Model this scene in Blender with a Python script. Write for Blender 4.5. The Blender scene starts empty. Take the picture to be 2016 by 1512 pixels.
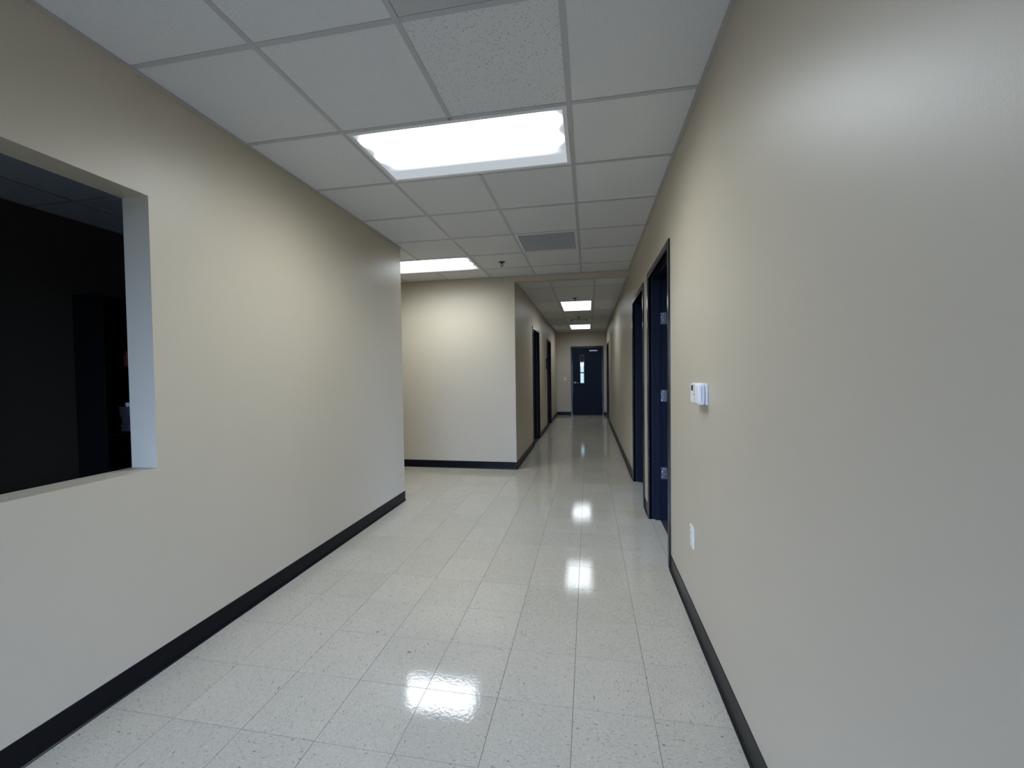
import bpy, bmesh, math, random
from mathutils import Vector, Matrix
random.seed(7)
S = bpy.context.scene
COL = S.collection
PI = math.pi

# ---------------------------------------------------------------- camera
F_PX, YAW, PITCH, ROLL = 819.36, 0.181959, -0.024972, -0.0129435
CAM_Z = 1.3183
cd = bpy.data.cameras.new('camera')
cd.sensor_fit = 'HORIZONTAL'; cd.sensor_width = 36.0
cd.lens = F_PX / 2016 * 36.0
cd.clip_start = 0.02
cam = bpy.data.objects.new('camera', cd); COL.objects.link(cam)
fw = Vector((-math.sin(YAW), math.cos(YAW), 0)); rt = Vector((math.cos(YAW), math.sin(YAW), 0)); up = Vector((0, 0, 1))
f2 = fw * math.cos(PITCH) + up * math.sin(PITCH); u2 = -fw * math.sin(PITCH) + up * math.cos(PITCH)
r3 = rt * math.cos(ROLL) + u2 * math.sin(ROLL); u3 = -rt * math.sin(ROLL) + u2 * math.cos(ROLL)
m = Matrix((r3, u3, -f2)).transposed().to_4x4(); m.translation = (0, 0, CAM_Z)
cam.matrix_world = m
S.camera = cam

# ---------------------------------------------------------------- world, light levels, exposure
PANEL = 7.5; BOOST = {'X': 3.1, 'Y': 0.72}                      # radiance of the fluorescent lenses
DAY = (0.46, 0.60, 1.0)           # colour of the daylight
SKY_STRENGTH = 0.8
DAY_BACK, DAY_ROOM1, DAY_ROOM2 = 3400.0, 380.0, 380.0
w = bpy.data.worlds.new('sky'); S.world = w; w.use_nodes = True
bg = w.node_tree.nodes['Background']; bg.inputs[0].default_value = (0.72, 0.84, 1.0, 1); bg.inputs[1].default_value = SKY_STRENGTH
vs = S.view_settings
vs.view_transform = 'Standard'; vs.look = 'None'; vs.gamma = 1.0; vs.use_curve_mapping = False
vs.exposure = 0.78

def area_light(name, loc, rot, sx, sy, power):
    l = bpy.data.lights.new(name, 'AREA'); l.shape = 'RECTANGLE'; l.size = sx; l.size_y = sy
    l.energy = power; l.color = DAY
    o = bpy.data.objects.new(name, l); o.location = loc; o.rotation_euler = rot; COL.objects.link(o)
    return o
# daylight outside the real windows of the place (panes are built further down)
# (the lights stand for the open sky above the horizon, so their light falls downwards through the glass)
area_light('daylight_lobby_window', (-0.6, -10.0, 3.1), (PI/2 - 0.16, 0, 0), 16.0, 2.4, DAY_BACK)
area_light('daylight_office_window', (8.0, 2.2, 3.0), (0, PI/2 - 0.25, 0), 2.0, 2.6, DAY_ROOM1)
area_light('daylight_far_office_window', (8.0, 7.2, 3.0), (0, PI/2 - 0.25, -0.25), 2.0, 2.6, DAY_ROOM2)

# ---------------------------------------------------------------- dimensions
CH = 2.635; C2 = 2.58; DECK = 2.76
RX = 0.53; LX = -1.91; CLX = -0.98; WT = 0.15
BACKY = -4.2; LOBL, LOBR, LOBX = -0.95, -0.60, 4.0; LEND = 4.07; FACEY = 5.60; ENDY = 13.10; ALX = -5.2
G = 0.6096; T = 0.3048
GX0, GY0 = -1.302, 1.480          # ceiling grid
FX0, FY0 = -0.680, 1.315          # floor grid
HGX, HGY = -0.515, 7.42           # corridor ceiling grid

# ---------------------------------------------------------------- helpers
def box(bm, a, b, bev=0.0, seg=1):
    x0, x1 = sorted((a[0], b[0])); y0, y1 = sorted((a[1], b[1])); z0, z1 = sorted((a[2], b[2]))
    t = bmesh.new() if bev else bm
    v = [t.verts.new(p) for p in ((x0,y0,z0),(x1,y0,z0),(x1,y1,z0),(x0,y1,z0),(x0,y0,z1),(x1,y0,z1),(x1,y1,z1),(x0,y1,z1))]
    for f in ((3,2,1,0),(4,5,6,7),(0,1,5,4),(1,2,6,5),(2,3,7,6),(3,0,4,7)):
        t.faces.new([v[i] for i in f])
    if bev:
        bmesh.ops.bevel(t, geom=t.edges[:], offset=bev, segments=seg, profile=0.5, affect='EDGES')
        me = bpy.data.meshes.new('tmp'); t.to_mesh(me); t.free(); bm.from_mesh(me); bpy.data.meshes.remove(me)
    return bm
def lathe(bm, prof, seg=24, mat=None):
    """prof: (radius, height) pairs turned about z, optional matrix"""
    rings = []
    for r, z in prof:
        ring = []
        for i in range(seg):
            a = 2*PI*i/seg; p = Vector((r*math.cos(a), r*math.sin(a), z))
            ring.append(bm.verts.new(mat @ p if mat else p))
        rings.append(ring)
    for a, b in zip(rings, rings[1:]):
        for i in range(seg):
            j = (i+1) % seg
            bm.faces.new((a[i], a[j], b[j], b[i]))
    for r, rev in ((rings[0], True), (rings[-1], False)):
        bm.faces.new(list(reversed(r)) if rev else r)
    return bm
def tube(bm, pts, r, seg=10):
    rings = []; n = len(pts); pts = [Vector(p) for p in pts]
    for i, p in enumerate(pts):
        d = (pts[min(i+1, n-1)] - pts[max(i-1, 0)]).normalized()
        s = d.cross(Vector((0.31, 0.17, 0.94))).normalized(); t = d.cross(s)
        rings.append([bm.verts.new(p + r*(math.cos(2*PI*k/seg)*s + math.sin(2*PI*k/seg)*t)) for k in range(seg)])
    for a, b in zip(rings, rings[1:]):
        for i in range(seg):
            j = (i+1) % seg; bm.faces.new((a[i], a[j], b[j], b[i]))
    bm.faces.new(list(reversed(rings[0]))); bm.faces.new(rings[-1])
    return bm
def link(name, me, mat=None, parent=None, loc=(0,0,0)):
    o = bpy.data.objects.new(name, me); COL.objects.link(o); o.location = loc
    if mat is not None and me is not None and not me.materials: me.materials.append(mat)
    if parent: o.parent = parent
    return o
def obj(name, bm, mat, parent=None, loc=(0,0,0), smooth=False):
    bmesh.ops.recalc_face_normals(bm, faces=bm.faces[:])
    me = bpy.data.meshes.new(name); bm.to_mesh(me); bm.free()
    if smooth:
        for p in me.polygons: p.use_smooth = True
    return link(name, me, mat, parent, loc)
def bobj(name, a, b, mat, parent=None, bev=0.0, seg=1):
    return obj(name, box(bmesh.new(), a, b, bev, seg), mat, parent)
def empty(name, loc=(0,0,0)):
    o = bpy.data.objects.new(name, None); o.empty_display_size = 0.1; COL.objects.link(o); o.location = loc
    return o
def tag(o, label, cat, group=None, kind=None):
    o['label'] = label; o['category'] = cat
    if group: o['group'] = group
    if kind: o['kind'] = kind
    return o
def struct(o, label, cat):
    return tag(o, label, cat, kind='structure')
def kid(o, parent):
    """parent a world-space object under a thing that sits at its own location"""
    o.parent = parent; o.location = Vector(o.location) - parent.location
    return o

# ---------------------------------------------------------------- materials
def new_mat(name):
    mt = bpy.data.materials.new(name); mt.use_nodes = True
    nt = mt.node_tree; return mt, nt, nt.nodes['Principled BSDF']
def N(nt, typ, **kw):
    n = nt.nodes.new(typ)
    for k, v in kw.items(): setattr(n, k, v)
    return n
def plain(name, col, rough=0.5, metal=0.0, spec=0.5, noise=0.06, nscale=30.0, bump=0.0, bscale=300.0):
    mt, nt, p = new_mat(name); L = nt.links
    tc = N(nt, 'ShaderNodeTexCoord')
    nz = N(nt, 'ShaderNodeTexNoise'); nz.inputs['Scale'].default_value = nscale; nz.inputs['Detail'].default_value = 4
    L.new(tc.outputs['Object'], nz.inputs['Vector'])
    mr = N(nt, 'ShaderNodeMapRange'); mr.inputs['To Min'].default_value = 1-noise; mr.inputs['To Max'].default_value = 1+noise
    L.new(nz.outputs['Fac'], mr.inputs['Value'])
    mx = N(nt, 'ShaderNodeVectorMath', operation='SCALE'); mx.inputs[0].default_value = col
    L.new(mr.outputs[0], mx.inputs['Scale']); L.new(mx.outputs[0], p.inputs['Base Color'])
    p.inputs['Roughness'].default_value = rough; p.inputs['Metallic'].default_value = metal
    p.inputs['Specular IOR Level'].default_value = spec
    if bump:
        n2 = N(nt, 'ShaderNodeTexNoise'); n2.inputs['Scale'].default_value = bscale; n2.inputs['Detail'].default_value = 3
        L.new(tc.outputs['Object'], n2.inputs['Vector'])
        b = N(nt, 'ShaderNodeBump'); b.inputs['Strength'].default_value = bump; b.inputs['Distance'].default_value = 0.002
        L.new(n2.outputs['Fac'], b.inputs['Height']); L.new(b.outputs[0], p.inputs['Normal'])
    return mt

M = {}
M['wall'] = plain('beige_wall_paint', (0.515, 0.450, 0.343), rough=0.42, spec=0.5, noise=0.02, nscale=2.5, bump=0.10, bscale=230)
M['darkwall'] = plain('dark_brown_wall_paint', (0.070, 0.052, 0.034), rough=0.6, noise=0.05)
M['vinyl'] = plain('black_vinyl_base', (0.004, 0.0045, 0.006), rough=0.33, spec=0.15, noise=0.1, nscale=8)
M['navy'] = plain('navy_door_paint', (0.008, 0.012, 0.026), rough=0.48, spec=0.15, noise=0.06, nscale=6, bump=0.06, bscale=120)
M['frame'] = plain('dark_frame_paint', (0.006, 0.007, 0.010), rough=0.22, spec=0.4, noise=0.05, nscale=6)
M['tee'] = plain('white_grid_metal', (0.44, 0.44, 0.44), rough=0.45, noise=0.03, nscale=12)
M['angle'] = plain('wall_angle_metal', (0.42, 0.40, 0.37), rough=0.5, noise=0.03, nscale=12)
M['steel'] = plain('brushed_steel', (0.62, 0.64, 0.68), rough=0.3, metal=1.0, noise=0.05, nscale=60)
M['whiteplastic'] = plain('white_plastic', (0.76, 0.74, 0.70), rough=0.4, noise=0.02)
M['ivory'] = plain('ivory_plastic', (0.74, 0.71, 0.60), rough=0.4, noise=0.02)
M['slot'] = plain('dark_slot', (0.02, 0.02, 0.022), rough=0.6)
M['lcd'] = plain('display_grey', (0.05, 0.05, 0.055), rough=0.2)
M['deck'] = plain('plenum_grey', (0.12, 0.12, 0.12), rough=0.9)
M['subfloor'] = plain('joint_dirt', (0.055, 0.050, 0.044), rough=0.9, noise=0.2)
M['carpet'] = plain('dark_carpet', (0.020, 0.021, 0.026), rough=0.95, noise=0.3, nscale=200)
M['grille'] = plain('grey_grille_metal', (0.55, 0.55, 0.55), rough=0.5)
M['duct_shade'] = plain('dark_duct_shade', (0.03, 0.03, 0.03), rough=0.8)
M['whitemetal'] = plain('white_enamel', (0.72, 0.72, 0.72), rough=0.4, noise=0.02)
M['diffuser'] = plain('grey_white_diffuser_metal', (0.46, 0.45, 0.45), rough=0.45)
M['bronze'] = plain('dark_sprinkler_metal', (0.10, 0.09, 0.08), rough=0.4, metal=0.8)
M['black'] = plain('black_laminate', (0.004, 0.004, 0.004), rough=0.6, spec=0.15)
M['red'] = plain('dull_red', (0.28, 0.06, 0.06), rough=0.5)
M['paper'] = plain('white_paper', (0.75, 0.80, 0.88), rough=0.7)
M['mauve'] = plain('mauve_card', (0.16, 0.13, 0.15), rough=0.7)
M['scrap'] = plain('dark_scrap', (0.02, 0.018, 0.016), rough=0.6)
M['bouncefloor'] = plain('pale_bounce_floor', (0.5, 0.49, 0.46), rough=0.3)  # unseen floor, kept pale to bounce light up to the dark room's ceiling
M['office'] = plain('office_wall_paint', (0.45, 0.42, 0.36), rough=0.6, noise=0.02)

def mk_glass():
    mt, nt, p = new_mat('window_glass')
    nt.nodes.remove(p); out = nt.nodes['Material Output']
    tr = N(nt, 'ShaderNodeBsdfTransparent'); tr.inputs[0].default_value = (0.90, 0.95, 0.97, 1)
    gl = N(nt, 'ShaderNodeBsdfGlossy'); gl.inputs['Roughness'].default_value = 0.03
    fr = N(nt, 'ShaderNodeFresnel'); fr.inputs['IOR'].default_value = 1.45
    mx = N(nt, 'ShaderNodeMixShader')
    nt.links.new(fr.outputs[0], mx.inputs[0]); nt.links.new(tr.outputs[0], mx.inputs[1]); nt.links.new(gl.outputs[0], mx.inputs[2])
    nt.links.new(mx.outputs[0], out.inputs[0]); return mt
M['glass'] = mk_glass()

def obj_rand_coords(nt, k=37.0):
    """object coordinates shifted by a per-object random amount, so that alike tiles differ"""
    L = nt.links
    tc = N(nt, 'ShaderNodeTexCoord'); oi = N(nt, 'ShaderNodeObjectInfo')
    mu = N(nt, 'ShaderNodeMath', operation='MULTIPLY'); mu.inputs[1].default_value = k; L.new(oi.outputs['Random'], mu.inputs[0])
    cb = N(nt, 'ShaderNodeCombineXYZ'); L.new(mu.outputs[0], cb.inputs[0]); L.new(mu.outputs[0], cb.inputs[1])
    ad = N(nt, 'ShaderNodeVectorMath', operation='ADD'); L.new(tc.outputs['Object'], ad.inputs[0]); L.new(cb.outputs[0], ad.inputs[1])
    return ad, oi
def mk_floor():
    mt, nt, p = new_mat('vinyl_composition_tile'); L = nt.links
    v, oi = obj_rand_coords(nt)
    mp = N(nt, 'ShaderNodeMapping'); mp.inputs['Scale'].default_value = (95, 260, 60); L.new(v.outputs[0], mp.inputs['Vector'])
    dist = N(nt, 'ShaderNodeTexNoise'); dist.inputs['Scale'].default_value = 14; L.new(v.outputs[0], dist.inputs['Vector'])
    dm = N(nt, 'ShaderNodeVectorMath', operation='SCALE'); dm.inputs['Scale'].default_value = 9.0; L.new(dist.outputs['Color'], dm.inputs[0])
    da = N(nt, 'ShaderNodeVectorMath', operation='ADD'); L.new(mp.outputs[0], da.inputs[0]); L.new(dm.outputs[0], da.inputs[1])
    n1 = N(nt, 'ShaderNodeTexNoise'); n1.inputs['Scale'].default_value = 1.0; n1.inputs['Detail'].default_value = 3; L.new(da.outputs[0], n1.inputs['Vector'])
    # grey chips
    r1 = N(nt, 'ShaderNodeValToRGB'); r1.color_ramp.elements[0].position = 0.27; r1.color_ramp.elements[0].color = (1,1,1,1)
    r1.color_ramp.elements[1].position = 0.41; r1.color_ramp.elements[1].color = (0,0,0,1); L.new(n1.outputs['Fac'], r1.inputs[0])
    # pale chips
    r2 = N(nt, 'ShaderNodeValToRGB'); r2.color_ramp.elements[0].position = 0.56; r2.color_ramp.elements[0].color = (0,0,0,1)
    r2.color_ramp.elements[1].position = 0.70; r2.color_ramp.elements[1].color = (1,1,1,1); L.new(n1.outputs['Fac'], r2.inputs[0])
    # rare dark flecks
    m3 = N(nt, 'ShaderNodeMapping'); m3.inputs['Scale'].default_value = (34, 80, 30); m3.inputs['Rotation'].default_value = (0,0,0.4); L.new(v.outputs[0], m3.inputs['Vector'])
    n3 = N(nt, 'ShaderNodeTexNoise'); n3.inputs['Scale'].default_value = 1.6; n3.inputs['Detail'].default_value = 1; L.new(m3.outputs[0], n3.inputs['Vector'])
    r3_ = N(nt, 'ShaderNodeValToRGB'); r3_.color_ramp.elements[0].position = 0.23; r3_.color_ramp.elements[0].color = (1,1,1,1)
    r3_.color_ramp.elements[1].position = 0.30; r3_.color_ramp.elements[1].color = (0,0,0,1); L.new(n3.outputs['Fac'], r3_.inputs[0])
    # soft warm mottling
    n4 = N(nt, 'ShaderNodeTexNoise'); n4.inputs['Scale'].default_value = 5; L.new(v.outputs[0], n4.inputs['Vector'])
    base = N(nt, 'ShaderNodeMixRGB'); base.inputs[1].default_value = (0.485, 0.445, 0.368, 1); base.inputs[2].default_value = (0.535, 0.480, 0.385, 1); L.new(n4.outputs['Fac'], base.inputs[0])
    c1 = N(nt, 'ShaderNodeMixRGB'); c1.inputs[2].default_value = (0.26, 0.245, 0.21, 1); L.new(r1.outputs[0], c1.inputs[0]); L.new(base.outputs[0], c1.inputs[1])
    c2 = N(nt, 'ShaderNodeMixRGB'); c2.inputs[2].default_value = (0.60, 0.56, 0.475, 1); L.new(r2.outputs[0], c2.inputs[0]); L.new(c1.outputs[0], c2.inputs[1])
    c3 = N(nt, 'ShaderNodeMixRGB'); c3.inputs[2].default_value = (0.17, 0.165, 0.155, 1); L.new(r3_.outputs[0], c3.inputs[0]); L.new(c2.outputs[0], c3.inputs[1])
    mr = N(nt, 'ShaderNodeMapRange'); mr.inputs['To Min'].default_value = 0.87; mr.inputs['To Max'].default_value = 0.93; L.new(oi.outputs['Random'], mr.inputs['Value'])
    sc = N(nt, 'ShaderNodeVectorMath', operation='SCALE'); L.new(c3.outputs[0], sc.inputs[0]); L.new(mr.outputs[0], sc.inputs['Scale'])
    L.new(sc.outputs[0], p.inputs['Base Color'])
    p.inputs['Specular IOR Level'].default_value = 0.44
    # wax: shiny with a faint ripple and scuffed roughness
    nr = N(nt, 'ShaderNodeTexNoise'); nr.inputs['Scale'].default_value = 40; nr.inputs['Detail'].default_value = 5; L.new(v.outputs[0], nr.inputs['Vector'])
    rr = N(nt, 'ShaderNodeMapRange'); rr.inputs['To Min'].default_value = 0.03; rr.inputs['To Max'].default_value = 0.085; L.new(nr.outputs['Fac'], rr.inputs['Value'])
    L.new(rr.outputs[0], p.inputs['Roughness'])
    nb = N(nt, 'ShaderNodeTexNoise'); nb.inputs['Scale'].default_value = 80; nb.inputs['Detail'].default_value = 3; L.new(v.outputs[0], nb.inputs['Vector'])
    b = N(nt, 'ShaderNodeBump'); b.inputs['Strength'].default_value = 0.09; b.inputs['Distance'].default_value = 0.002
    L.new(nb.outputs['Fac'], b.inputs['Height']); L.new(b.outputs[0], p.inputs['Normal'])
    return mt
M['floor'] = mk_floor()
def mk_ceiling(name, size, scale, hole):
    mt, nt, p = new_mat(name); L = nt.links
    v, oi = obj_rand_coords(nt)
    vo = N(nt, 'ShaderNodeTexVoronoi'); vo.inputs['Scale'].default_value = scale; L.new(v.outputs[0], vo.inputs['Vector'])
    wn = N(nt, 'ShaderNodeTexWhiteNoise'); L.new(vo.outputs['Color'], wn.inputs['Vector'])
    th = N(nt, 'ShaderNodeMath', operation='MULTIPLY'); th.inputs[1].default_value = size; L.new(wn.outputs['Value'], th.inputs[0])
    ls = N(nt, 'ShaderNodeMath', operation='LESS_THAN'); L.new(vo.outputs['Distance'], ls.inputs[0]); L.new(th.outputs[0], ls.inputs[1])
    nz = N(nt, 'ShaderNodeTexNoise'); nz.inputs['Scale'].default_value = 260; nz.inputs['Detail'].default_value = 4; L.new(v.outputs[0], nz.inputs['Vector'])
    cr = N(nt, 'ShaderNodeValToRGB'); cr.color_ramp.elements[0].position = 0.30; cr.color_ramp.elements[0].color = (0.57,0.57,0.565,1)
    cr.color_ramp.elements[1].position = 0.58; cr.color_ramp.elements[1].color = (0.70,0.70,0.69,1); L.new(nz.outputs['Fac'], cr.inputs[0])
    mx = N(nt, 'ShaderNodeMixRGB'); mx.inputs[2].default_value = hole; L.new(ls.outputs[0], mx.inputs[0]); L.new(cr.outputs[0], mx.inputs[1])
    mr = N(nt, 'ShaderNodeMapRange'); mr.inputs['To Min'].default_value = 0.97; mr.inputs['To Max'].default_value = 1.03; L.new(oi.outputs['Random'], mr.inputs['Value'])
    sc = N(nt, 'ShaderNodeVectorMath', operation='SCALE'); L.new(mx.outputs[0], sc.inputs[0]); L.new(mr.outputs[0], sc.inputs['Scale'])
    L.new(sc.outputs[0], p.inputs['Base Color'])
    p.inputs['Roughness'].default_value = 0.9; p.inputs['Specular IOR Level'].default_value = 0.25
    b = N(nt, 'ShaderNodeBump'); b.inputs['Strength'].default_value = 0.25; b.inputs['Distance'].default_value = 0.002
    L.new(nz.outputs['Fac'], b.inputs['Height']); L.new(b.outputs[0], p.inputs['Normal'])
    return mt
M['ctile'] = mk_ceiling('mineral_ceiling_tile', 0.22, 170, (0.42, 0.41, 0.40, 1))
M['ctile_pitted'] = mk_ceiling('pitted_ceiling_tile', 0.33, 120, (0.33, 0.32, 0.30, 1))
def mk_lens(name, along, hl, hw, f0=-0.45, f1=0.62, gain=1.0):
    """prismatic lens lit by three tubes that run along axis `along`; hl, hw: half length and half width"""
    mt, nt, p = new_mat(name); L = nt.links; nt.nodes.remove(p); out = nt.nodes['Material Output']
    tc = N(nt, 'ShaderNodeTexCoord'); sp = N(nt, 'ShaderNodeSeparateXYZ'); L.new(tc.outputs['Object'], sp.inputs[0])
    a, c = (0, 1) if along == 'X' else (1, 0)
    def math_(op, x, y=None):
        n = N(nt, 'ShaderNodeMath', operation=op)
        for i, q in enumerate((x, y)):
            if q is None: continue
            if isinstance(q, (int, float)): n.inputs[i].default_value = q
            else: L.new(q, n.inputs[i])
        return n.outputs[0]
    ca = math_('DIVIDE', sp.outputs[c], hw)                      # -1..1 across the tubes
    cl = math_('ABSOLUTE', math_('DIVIDE', sp.outputs[a], hl))   # 0..1 towards the tube ends
    def ramp(src, f0, f1, t0, t1):
        n = N(nt, 'ShaderNodeMapRange', interpolation_type='SMOOTHSTEP')
        for k, q in zip(('From Min', 'From Max', 'To Min', 'To Max'), (f0, f1, t0, t1)): n.inputs[k].default_value = q
        L.new(src, n.inputs['Value']); return n.outputs[0]
    stripe = math_('COSINE', math_('MULTIPLY', ca, 2*PI*1.5))                 # three tubes
    ends_ = ramp(math_('ADD', cl, math_('MULTIPLY', stripe, -0.03)), 0.74, 1.0, 1.0, 0.0)
    if along == 'X': side = math_('MULTIPLY', ramp(ca, f0, f1, 1.0, 0.0), ramp(ca, -1.0, -0.7, 0.35, 1.0))
    else: side = ramp(math_('ABSOLUTE', ca), 0.45, 1.05, 1.0, 0.05)
    prof = math_('MULTIPLY', math_('MULTIPLY', ends_, side), math_('ADD', math_('MULTIPLY', stripe, 0.2), 1.0))
    # prismatic lenses throw their light downwards: little leaves close to the ceiling plane
    geo = N(nt, 'ShaderNodeNewGeometry'); dp = N(nt, 'ShaderNodeVectorMath', operation='DOT_PRODUCT')
    L.new(geo.outputs['Normal'], dp.inputs[0]); L.new(geo.outputs['Incoming'], dp.inputs[1])
    prof = math_('MULTIPLY', prof, ramp(dp.outputs['Value'], -0.10, 0.70, 0.0, 1.0))
    st = math_('ADD', math_('MULTIPLY', prof, PANEL*BOOST[along]*gain), 0.34 if along == 'X' else 0.85)   # the whole lens glows a little
    em = N(nt, 'ShaderNodeEmission'); em.inputs[0].default_value = (0.86, 0.94, 1.0, 1); L.new(st, em.inputs[1])
    L.new(em.outputs[0], out.inputs[0]); return mt
M['lens_x'] = mk_lens('prismatic_lens_crosswise', 'X', 0.575, 0.272)
M['lens_wide'] = mk_lens('prismatic_lens_crosswise_even', 'X', 0.575, 0.272, -0.1, 1.15, 0.62)
M['lens_y'] = mk_lens('prismatic_lens_lengthwise', 'Y', 0.575, 0.272)

# ---------------------------------------------------------------- tile fields
def lines(o, step, a, b):
    k = math.ceil((a - o)/step - 1e-6); r = []
    while o + k*step < b - 1e-6:
        if o + k*step > a + 1e-6: r.append(o + k*step)
        k += 1
    return [a] + r + [b]
_mesh_cache = {}
def slab_mesh(key, sx, sy, h, bev, mat):
    k = (key, round(sx, 4), round(sy, 4))
    if k not in _mesh_cache:
        bm = bmesh.new(); box(bm, (-sx/2, -sy/2, 0), (sx/2, sy/2, h))
        if bev: bmesh.ops.bevel(bm, geom=[e for e in bm.edges if all(v.co.z > h*0.5 for v in e.verts)], offset=bev, segments=1, affect='EDGES')
        bmesh.ops.recalc_face_normals(bm, faces=bm.faces[:])
        me = bpy.data.meshes.new(key); bm.to_mesh(me); bm.free(); me.materials.append(mat); _mesh_cache[k] = me
    return _mesh_cache[k]

# ---------------------------------------------------------------- floor
slab = bmesh.new()
regions = [(LX-0.01, 0.5392, BACKY, FACEY), (ALX, LX-0.01, BACKY, LOBL), (0.5392, LOBX, BACKY, LOBR), (ALX, LX-0.01, LEND, FACEY), (CLX-0.005, 0.5392, FACEY, ENDY)]
door_spans = [(2.93, 3.85), (4.23, 5.15)]
for x0, x1, y0, y1 in regions: box(slab, (x0, y0, -0.10), (x1, y1, -0.003))
for a, b in door_spans: box(slab, (0.5392, a, -0.10), (0.62, b, -0.003))
floor = struct(obj('floor', slab, M['subfloor']), 'pale speckled vinyl tile floor, waxed and shiny, running down the corridor', 'floor')
cells = []
for ri, (x0, x1, y0, y1) in enumerate(regions + [(0.5392, 0.62, a, b) for a, b in door_spans]):
    xs = lines(FX0, T, x0, x1); ys = lines(FY0, T, y0, y1)
    for a, b in zip(xs, xs[1:]):
        for c, d in zip(ys, ys[1:]):
            if b-a > 0.004 and d-c > 0.004: cells.append((a, b, c, d))
def px(x, y, z):
    v = Vector((x, y, z-CAM_Z)); q = v.dot(f2)
    return (1008 + F_PX*v.dot(r3)/q, 756 - F_PX*v.dot(u3)/q, q) if q > 0.05 else None
def seen(a, b, c, d):
    for x in (a, (a+b)/2, b):
        for y in (c, (c+d)/2, d):
            q = px(x, y, 0)
            if q and -30 < q[0] < 2046 and q[1] < 1540:
                if x < LX and q[0] < 780: continue          # behind the left wall
                return True
    return False
vis = sorted([c for c in cells if seen(*c)], key=lambda c: math.hypot((c[0]+c[1])/2, (c[2]+c[3])/2))
near = vis[:295]; nearset = set(near)
GAP = 0.0016
for n, (a, b, c, d) in enumerate(near):
    sx, sy = b-a-GAP, d-c-GAP; full = sx > T-0.004 and sy > T-0.004
    me = slab_mesh('floor_tile', sx, sy, 0.003, 0.0004, M['floor'])
    o = link('floor_tile', me, None, floor, ((a+b)/2, (c+d)/2, -0.003))
    if full: o.rotation_euler = (random.gauss(0, 0.0009), random.gauss(0, 0.0009), random.choice((0, PI/2)))
rest = bmesh.new()
for (a, b, c, d) in cells:
    if (a, b, c, d) in nearset: continue
    box(rest, (a+GAP/2, c+GAP/2, -0.003), (b-GAP/2, d-GAP/2, 0))
o = obj('floor_tile_field', rest, M['floor'], floor); o['kind'] = 'stuff'

# ---------------------------------------------------------------- walls
def frame_gap(spans, y0, y1):
    """solid runs of a wall between openings"""
    r = []; c = y0
    for a, b in sorted(spans): r.append((c, a)); c = b
    r.append((c, y1)); return r
D1 = (2.88, 3.90, 2.19); D2 = (4.18, 5.20, 2.175); D3 = (11.22, 12.24, 2.13)
E1 = (7.39, 8.41, 2.165); E2 = (10.0, 11.02, 2.15)
FW = 0.05                       # face width of the steel frames
def wall_along_y(name, x0, x1, y0, y1, doors, label, mat='wall', z1=DECK):
    bm = bmesh.new(); sp = [(a+0.02, b-0.02) for a, b, t in doors]
    for a, b in frame_gap(sp, y0, y1): box(bm, (x0, a, 0), (x1, b, z1))
    for a, b, t in doors: box(bm, (x0, a+0.02, t-0.02), (x1, b-0.02, z1))
    return struct(obj(name, bm, M[mat]), label, 'wall')
wall_along_y('wall_right', RX, RX+WT, LOBR, ENDY+0.15, [D1, D2, D3], 'long beige painted wall on the right with three dark door frames')
# left wall with its unglazed opening
OPY0, OPY1, OPZ0, OPZ1 = -0.30, 1.542, 0.914, 2.126
LXI = -2.05
bm = bmesh.new()
box(bm, (LXI, LOBL, 0), (LX, OPY0, DECK)); box(bm, (LXI, OPY1, 0), (LX, LEND, DECK))
box(bm, (LXI, OPY0, 0), (LX, OPY1, OPZ0)); box(bm, (LXI, OPY0, OPZ1), (LX, OPY1, DECK))
struct(obj('wall_left', bm, M['wall']), 'beige painted wall on the left with a wide open pass-through', 'wall')
struct(bobj('wall_alcove', (ALX, FACEY, 0), (CLX-WT, FACEY+WT, DECK), M['wall']), 'beige wall facing the camera beyond the left wall corner', 'wall')
wall_along_y('wall_corridor', CLX-WT, CLX, FACEY, ENDY+0.15, [E1, E2], 'beige left wall of the narrow far corridor with two dark doors')
struct(bobj('wall_header', (CLX, FACEY, 2.567), (RX, FACEY+0.13, DECK), M['wall']), 'shallow beige header across the mouth of the far corridor', 'wall')
EDX0, EDX1, EDT = -0.540, 0.460, 2.136
bm = bmesh.new()
box(bm, (CLX, ENDY, 0), (EDX0+0.02, ENDY+0.15, DECK)); box(bm, (EDX1-0.02, ENDY, 0), (RX, ENDY+0.15, DECK)); box(bm, (EDX0+0.02, ENDY, EDT-0.02), (EDX1-0.02, ENDY+0.15, DECK))
struct(obj('wall_end', bm, M['wall']), 'beige end wall of the corridor around the navy door', 'wall')
struct(bobj('wall_alcove_side', (ALX-WT, LEND-0.14, 0), (ALX, FACEY+WT, DECK), M['wall']), 'beige wall closing the side passage on the left', 'wall')
# lobby behind the camera, lit by its storefront windows
bm = bmesh.new(); WX0, WX1, WZ0, WZ1 = -4.7, 3.5, 0.15, 2.10
box(bm, (ALX, BACKY-WT, 0), (WX0, BACKY, DECK)); box(bm, (WX1, BACKY-WT, 0), (LOBX, BACKY, DECK)); box(bm, (WX0, BACKY-WT, WZ1), (WX1, BACKY, DECK)); box(bm, (WX0, BACKY-WT, 0), (WX1, BACKY, WZ0))
struct(obj('wall_back', bm, M['wall']), 'beige lobby wall behind the camera around a storefront window', 'wall')
struct(bobj('wall_lobby_left', (ALX-WT, BACKY-WT, 0), (ALX, LOBL+0.1, DECK), M['wall']), 'beige left wall of the lobby behind the camera', 'wall')
bm = bmesh.new(); box(bm, (LOBX, BACKY-WT, 0), (LOBX+WT, LOBR+0.1, DECK)); box(bm, (RX+WT, LOBR, 0), (LOBX, LOBR+0.1, DECK))
struct(obj('wall_lobby_right', bm, M['wall']), 'beige right walls of the lobby behind the camera', 'wall')
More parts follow.
